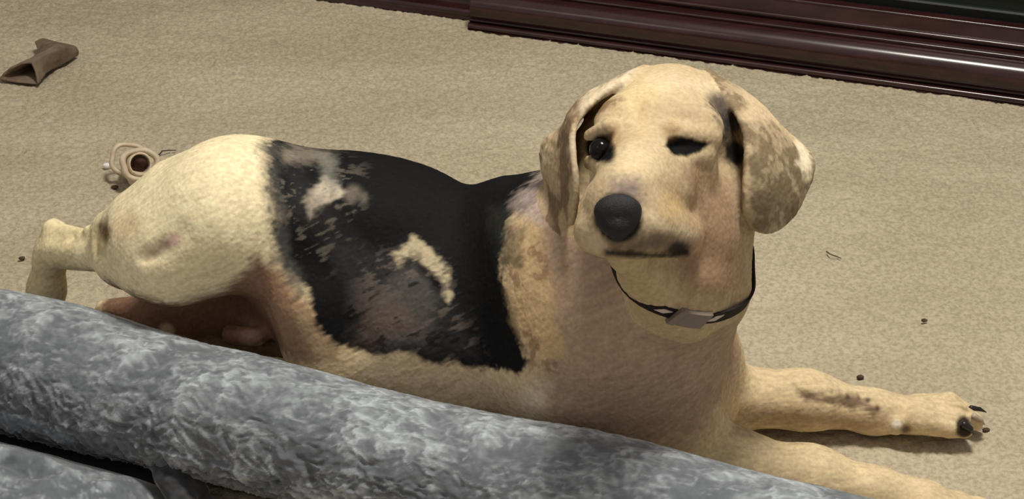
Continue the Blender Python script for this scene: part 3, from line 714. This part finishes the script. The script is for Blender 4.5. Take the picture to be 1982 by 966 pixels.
# buckle and printed stretches of the strap (sub-parts of the collar)
def tpx(px, py):                # angle round the collar nearest to a pixel
    best = None
    for i in range(-60, 61):
        th = i*.02; p = cpoint(th, .002, 0)-ORG; f = -p[1]*-cT-p[2]*sT; f = p[1]*cT-p[2]*sT
        x = CW/2+FPX*p[0]/f; y = CH/2-FPX*(p[1]*sT+p[2]*cT)/f; e = (x-px)**2+(y-py)**2*.3
        if best is None or e < best[0]: best = (e, th)
    return best[1]
def sub(name, t0, t1, hw2, off, th, m, skew=0, n=8, lab=None):
    v = []
    for i in range(n+1):
        a = t0+(t1-t0)*i/n
        for o, u in ((off-th, -hw2), (off, -hw2*.85), (off, hw2*.85), (off-th, hw2)): v.append(cpoint(a+skew*u/hw2, o, u))
    f = [(4*i+k, 4*(i+1)+k, 4*(i+1)+(k+1) % 4, 4*i+(k+1) % 4) for i in range(n) for k in range(4)]+[(3, 2, 1, 0), tuple(4*n+k for k in range(4))]
    o = mesh_obj(name, v, f, m, DOG, False); o.parent = collar
    if lab: o['label'] = lab
    return o
ta, tb, tc_, td = tpx(1308, 0+612), tpx(1364, 618), tpx(1290, 604), tpx(1405, 600)
sub('buckle', ta, tb, .0085, .0058, .0075, M_buckle, .03, lab='taupe plastic side release buckle')
tm = (ta+tb)/2
sub('buckle_ridge', ta-.012, ta+.03, .0088, .0072, .008, M_motif if False else M_buckle, .03)
sub('print', tc_-.05, tc_+.01, .0022, .0020, .001, M_motif, .03, lab='pale printed mark')
sub('print', tb+.045, tb+.13, .0026, .0020, .001, M_motif, .04, lab='pale printed mark')

# ---------------------------------------------------------------- dog bed: bolster and pad
BA = np.array([-.51, 1.547, .080]); BB = np.array([.266, 1.227, .078]); BD = BB-BA; BL = np.linalg.norm(BD[:2]); BD /= np.linalg.norm(BD)
BNr = np.array([BD[1], -BD[0], 0]); BNr /= np.linalg.norm(BNr)      # towards the camera
bed = empty('dog_bed', (-.2, 1.30, 0)); tag(bed, 'grey plush dog bed with a thick crinkled bolster in front of the dog', 'dog bed')
def nap_shade_color(Q, crest, fld):  # nap pattern with lit crests and a light offset baked into the colour
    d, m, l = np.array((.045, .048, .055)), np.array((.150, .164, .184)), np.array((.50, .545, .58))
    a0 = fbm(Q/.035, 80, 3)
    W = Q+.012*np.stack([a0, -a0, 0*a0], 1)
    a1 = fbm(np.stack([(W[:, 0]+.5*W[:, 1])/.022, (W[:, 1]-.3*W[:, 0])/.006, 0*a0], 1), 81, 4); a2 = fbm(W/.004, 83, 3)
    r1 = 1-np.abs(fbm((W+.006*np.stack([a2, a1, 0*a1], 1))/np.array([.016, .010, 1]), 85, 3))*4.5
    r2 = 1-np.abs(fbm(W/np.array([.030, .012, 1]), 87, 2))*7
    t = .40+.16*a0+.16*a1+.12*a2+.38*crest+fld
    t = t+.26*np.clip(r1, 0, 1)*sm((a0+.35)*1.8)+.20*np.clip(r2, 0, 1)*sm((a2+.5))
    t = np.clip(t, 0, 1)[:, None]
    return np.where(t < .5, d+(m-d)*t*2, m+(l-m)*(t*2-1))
def bolster():
    s = np.arange(-.42, BL+.42, .0017); a = np.linspace(0, 2*math.pi, 300, endpoint=False)
    Sg, Ag = np.meshgrid(s, a, indexing='ij'); sv, av = Sg.ravel(), Ag.ravel()
    base = BA+np.outer(sv, BD)
    r = .070+.0030*np.sin(sv*9+1)+.0015*np.sin(sv*23)
    ca, sa = np.cos(av), np.sin(av)
    # the lower front is drawn in under the crown
    dirn = np.outer(ca, BNr)+np.outer(sa, [0, 0, 1])
    r = r*(1-.10*sm((-sa-.1)*1.4)*(ca > 0))
    P0 = base+dirn*r[:, None]
    arcl = av*.07
    U = np.stack([sv, arcl, 0*sv], 1)
    wv = fbm(U/.05, 31, 2); wv2 = fbm(U/.016, 33, 2)
    low = sm((.80-sa)/.9)                      # crinkles grow away from the crown
    patch = sm((fbm(U/.07, 35, 2)+.25)*2.2)
    Uw = U+np.stack([.012*wv+.004*wv2, .010*wv2, 0*sv], 1)
    rid = lambda q, sd, o=3: 1-np.abs(fbm(q, sd, o))*2.6
    n1 = rid(Uw/np.array([.020, .010, 1]), 41)
    sk = np.stack([(Uw[:, 0]+Uw[:, 1]*.75)/.013, (Uw[:, 1]-Uw[:, 0]*.5)/.07, 0*sv], 1); n2 = rid(sk, 47, 2)
    n3 = rid(Uw/.006, 53, 2)
    vert = rid(np.stack([Uw[:, 0]/.012, Uw[:, 1]/.09, 0*sv], 1), 57, 2)*sm(1-abs(sv-.62)/.12)
    disp = .0010*n1+low*patch*(.0030*n1+.0014*n3)+low*(1-.6*patch)*.0042*n2+.0025*vert*sm((1.05-sa)/.8)+.003*fbm(U/.09, 61, 2)
    P = P0+dirn*(disp[:, None]-.004)
    for _ in range(3):                          # pressed in where the dog leans on it
        near = np.where((P[:, 1] > 1.2) & (P[:, 0] > -.7) & (P[:, 0] < .6))[0]; d = S.eval(P[near]); near = near[d < .0015]
        if len(near) == 0: break
        q = P[near]; d = S.eval(q); g = np.stack([(S.eval(q+np.eye(3)[k]*.001)-d)/.001 for k in range(3)], 1)
        g /= np.maximum(np.linalg.norm(g, axis=1), 1e-6)[:, None]; P[near] = q+g*(.0020-d)[:, None]
    P[:, 2] = np.maximum(P[:, 2], .002)
    n, m = Sg.shape; I = np.arange(n*m).reshape(n, m); J = np.roll(I, -1, 1)
    F = np.stack([I[:-1].ravel(), I[1:].ravel(), J[1:].ravel(), J[:-1].ravel()], 1)
    cr_ = np.where(n2 > n1, n2, n1)
    col = nap_shade_color(U, (cr_-.3)*low*.5, .17*sm((sa-.35)*1.7)+.05*wv-.20*sm((-sa-.1)*2))  # light on the crown and shade underneath put into the nap colour
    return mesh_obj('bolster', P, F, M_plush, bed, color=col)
bolster()
def pad():
    p1 = fl(305, 975, .045); u1 = (p1-BA)@BD
    us = np.arange(-.35, u1, .003); vs = np.arange(.050, .50, .003)
    U_, W_ = np.meshgrid(us, vs, indexing='ij'); u, v = U_.ravel(), W_.ravel()
    q = np.stack([u, v, 0*u], 1)
    e = sm((u1-u)/.05)*sm((v-.04)/.07)*sm((.52-v)/.06)
    wv = fbm(q/.06, 91, 3); rg = 1-np.abs(fbm((q+.02*np.stack([wv, wv, 0*wv], 1))/np.array([.09, .035, 1]), 93, 2))*2
    z = .010+.044*np.sqrt(np.clip(e, 0, 1))+.007*rg*e+.006*wv*e
    P = np.array([BA[0], BA[1], 0])+np.outer(u, [BD[0], BD[1], 0])+np.outer(v, BNr); P[:, 2] = z
    n, m = U_.shape; I = np.arange(n*m).reshape(n, m)
    F = np.stack([I[:-1, :-1].ravel(), I[1:, :-1].ravel(), I[1:, 1:].ravel(), I[:-1, 1:].ravel()], 1)
    k = len(P); P2 = P.copy(); P2[:, 2] = .002
    edge = list(I[:, 0])+list(I[-1, 1:])+list(I[::-1, -1][1:])+list(I[0, ::-1][1:])
    Fs = np.array([[edge[i], edge[i-1], edge[i-1]+k, edge[i]+k] for i in range(1, len(edge))])
    col = nap_shade_color(q*1.0, (rg-.4)*.3, .08)
    return mesh_obj('pad', np.concatenate([P, P2]), np.concatenate([F, Fs]), M_plush, bed, color=np.concatenate([col, col]))
pad()
# thin bottom cloth of the bed and a bunched fold of the cover between bolster and pad
def rug():
    u1 = (fl(300, 975, .0)-BA)@BD; us = np.linspace(-.38, u1, 60); vs = np.linspace(.0, .50, 40); V_ = []
    for u in us:
        for v in vs: V_.append(np.array([BA[0], BA[1], 0])+u*np.array([BD[0], BD[1], 0])+v*BNr)
    V_ = np.array(V_); V_[:, 2] = .008+.003*fbm(V_/.05, 5, 2); m = 40; I = np.arange(60*m).reshape(60, m)
    F = np.stack([I[:-1, :-1].ravel(), I[1:, :-1].ravel(), I[1:, 1:].ravel(), I[:-1, 1:].ravel()], 1)
    o = mesh_obj('bottom_cloth', V_, F, M_plush, bed, color=np.tile(np.array((.035, .036, .042)), (len(V_), 1)))
    md = o.modifiers.new('thick', 'SOLIDIFY'); md.thickness = .005; md.offset = -1
rug()
tf = Sculpt()
tf.cone(fl(295, 880, .045), fl(335, 925, .045), .010, .013, .015); tf.cone(fl(335, 925, .045), fl(362, 985, .03), .013, .012, .015)
tf.cone(fl(325, 900, .05), fl(385, 945, .035), .009, .006, .01); tf.cone(fl(385, 945, .035), fl(400, 972, .02), .006, .007, .01)
tf.crease([fl(310, 890, .06), fl(345, 930, .06), fl(366, 985, .05)], .005, .003)
v_, f_ = tf.mesh(.0022); v_ = relax(v_, f_, 2); n_v = vnormals(v_, f_); fr = fbm(v_/.008, 5, 3); v_ = v_+n_v*(.002*fr)[:, None]
mesh_obj('cover_fold', v_, f_, M_plush, bed, color=np.clip(np.array((.05, .052, .058))*(1+.8*fr)[:, None], .01, .5))
# ---------------------------------------------------------------- hollow marrow bone behind the rump
M_bone = noise_mat('bone', (.52, .42, .30), (.66, .56, .42), 90, rough=.6, bump=.3)
M_marrow = noise_mat('dark_marrow', (.02, .008, .004), (.06, .022, .012), 300, rough=.5, bump=.6)
bc = fl(262, 345, .030)
bone = empty('chewed_bone', (bc[0], bc[1], 0)); tag(bone, 'pale hollow bone with dark marrow lying behind the rump of the dog', 'bone')
toC = ORG-bc; toC[2] *= .3; toC /= np.linalg.norm(toC); rt = np.cross([0, 0, 1], toC)*-1; rt /= np.linalg.norm(rt)
def ring(name, c, ax, R, r, sq, m, nu=40, nv=14, lumps=.0, sd=0):
    ax = ax/np.linalg.norm(ax); a_ = np.cross([0, 0, 1], ax); a_ /= np.linalg.norm(a_); b_ = np.cross(ax, a_); V_ = []; F_ = []
    for i in range(nu):
        t = 2*math.pi*i/nu; lm = 1+lumps*math.sin(3*t+sd)+lumps*.6*math.sin(5*t+2*sd); d_ = math.cos(t)*a_+math.sin(t)*sq*b_
        for j in range(nv):
            p = 2*math.pi*j/nv; V_.append(c+d_*(R*lm+r*math.cos(p))+ax*r*1.3*math.sin(p))
    F_ = [(i*nv+j, ((i+1) % nu)*nv+j, ((i+1) % nu)*nv+(j+1) % nv, i*nv+(j+1) % nv) for i in range(nu) for j in range(nv)]
    return mesh_obj(name, V_, F_, m, bone)
axb = toC*.9+np.array([.25, 0, .35]); axb /= np.linalg.norm(axb)
c0 = fl(270, 318, .034); c1 = c0-axb*.030
ring('bone_end', c0, axb, .0215, .0042, .84, M_bone, lumps=.06, sd=1)['label'] = 'pale rim of the open bone end'
ring('bone_end', c1+np.array([-.007, .004, .006]), axb, .0225, .0034, .84, M_bone, lumps=.06, sd=2)
bs = Sculpt(); bs.cone(c0-axb*.003, c1, .0165, .0150, .004); bs.cone(c0+axb*.02, c0-axb*.012, .0125, .0115, .003, op='sub'); bs.cone(c1-np.array([0, 0, .012]), c0-np.array([.006, 0, .020]), .012, .011, .006)
small_sculpt('shaft', bs, .0012, M_bone, bone)
ms = Sculpt(); ms.ell(c0+np.array([.002, -.001, .003])-axb*.004, (.0092, .005, .0068), k=.002); ms.ell(c0+np.array([-.002, -.001, -.006])-axb*.004, (.0090, .005, .0068), k=.002)
small_sculpt('marrow', ms, .0012, M_marrow, bone, 'dark brown marrow')
# ---------------------------------------------------------------- folded hide chew, top left
M_hide = noise_mat('brown_hide', (.13, .092, .064), (.22, .165, .115), 60, rough=.75, bump=.5, dist=.002)
hk = Sculpt()
h0, h1, h2, h3 = fl(20, 140, .014), fl(66, 134, .020), fl(95, 108, .020), fl(146, 98, .014)
G = [[fl(2, 152, .004), fl(22, 132, .022), fl(62, 120, .030), fl(74, 160, .006)],
     [fl(60, 124, .010), fl(56, 118, .026), fl(84, 108, .034), fl(88, 140, .010)],
     [fl(76, 98, .012), fl(92, 92, .030), fl(108, 98, .034), fl(108, 128, .006)],
     [fl(70, 82, .014), fl(104, 84, .026), fl(128, 92, .026), fl(132, 116, .006)],
     [fl(84, 76, .016), fl(112, 84, .020), fl(146, 92, .018), fl(150, 104, .006)]]
hk.sheet(cr(cr(G, 0), 1), .0022, .003)
hk.sheet(cr(np.array([[fl(2, 153, .004), fl(30, 158, .004), fl(72, 162, .003)], [fl(50, 128, .004), fl(70, 132, .004), fl(90, 138, .004)], [fl(76, 100, .004), fl(92, 112, .004), fl(110, 128, .004)], [fl(80, 84, .006), fl(110, 100, .004), fl(148, 106, .004)]]), 0), .0020, .003)
hx = empty('hide_chew', fl(76, 125, 0)); tag(hx, 'brown folded hide chew lying alone on the carpet', 'dog chew')
small_sculpt('rolled_hide', hk, .0016, M_hide, hx, None, 2)
# ---------------------------------------------------------------- scraps on the carpet
M_white = mat('white_scrap', None, Base_Color=(.8, .78, .76, 1), Roughness=.6)
M_crumb = noise_mat('dark_crumb', (.05, .035, .022), (.12, .085, .055), 300)
def lump(name, px, py, r, m, label, cat, group=None, sx=1.3, sy=1.0, sz=.7, sd=1):
    c = fl(px, py, r*sz*.8); bm = bmesh.new(); bmesh.ops.create_icosphere(bm, subdivisions=2, radius=1)
    v = np.array([x.co[:] for x in bm.verts]); f = [[y.index for y in x.verts] for x in bm.faces]; bm.free()
    v = v*(1+.35*fbm(v*1.1, sd, 2))[:, None]*np.array([sx, sy, sz])*r
    o = mesh_obj(name, v, f, m); o.location = c; tag(o, label, cat, group); return o
lump('paper_scrap', 208, 321, .0048, M_white, 'small white scrap just left of the bone', 'scrap', sx=1.5, sd=4)
lump('crumb', 223, 362, .0034, M_crumb, 'dark crumb just below the bone near the rump', 'crumb', sd=5)
lump('crumb', 1665, 730, .0034, M_crumb, 'dark crumb just above the middle of the far foreleg', 'crumb', sd=6)
lump('crumb', 1789, 620, .0028, M_crumb, 'small crumb on open carpet right of the dog, above the paw', 'crumb', sd=7)
lump('crumb', 1909, 832, .0030, M_crumb, 'small crumb right beside the claws of the far paw', 'crumb', sd=8)
lump('crumb', 43, 500, .0030, M_crumb, 'small crumb at the left, beside the hock of the dog', 'crumb', sd=9)
def thread(name, pts, r, label, cat):
    cu = bpy.data.curves.new(name, 'CURVE'); cu.dimensions = '3D'; cu.bevel_depth = r; cu.bevel_resolution = 2
    sp = cu.splines.new('POLY'); P = [fl(x, y, z) for x, y, z in pts]; o0 = P[0].copy(); sp.points.add(len(P)-1)
    for i, p in enumerate(P): sp.points[i].co = (*(p-o0), 1); sp.points[i].radius = 1-.6*i/len(P)
    cu.materials.append(M_crumb); o = bpy.data.objects.new(name, cu); COL.objects.link(o); o.location = o0
    dg = bpy.context.evaluated_depsgraph_get(); me = bpy.data.meshes.new_from_object(o.evaluated_get(dg)); bpy.data.objects.remove(o)
    o = bpy.data.objects.new(name, me); COL.objects.link(o); o.location = o0; tag(o, label, cat); return o
thread('splinter', [(308, 300, .003), (314, 292, .006), (326, 291, .005), (340, 291, .003)], .0011, 'thin dark splinter on the carpet between bone and rump', 'splinter')
thread('thread', [(1600, 487, .003), (1607, 492, .004), (1618, 496, .003), (1628, 500, .003)], .0009, 'thin dark thread on open carpet below the right ear', 'thread')
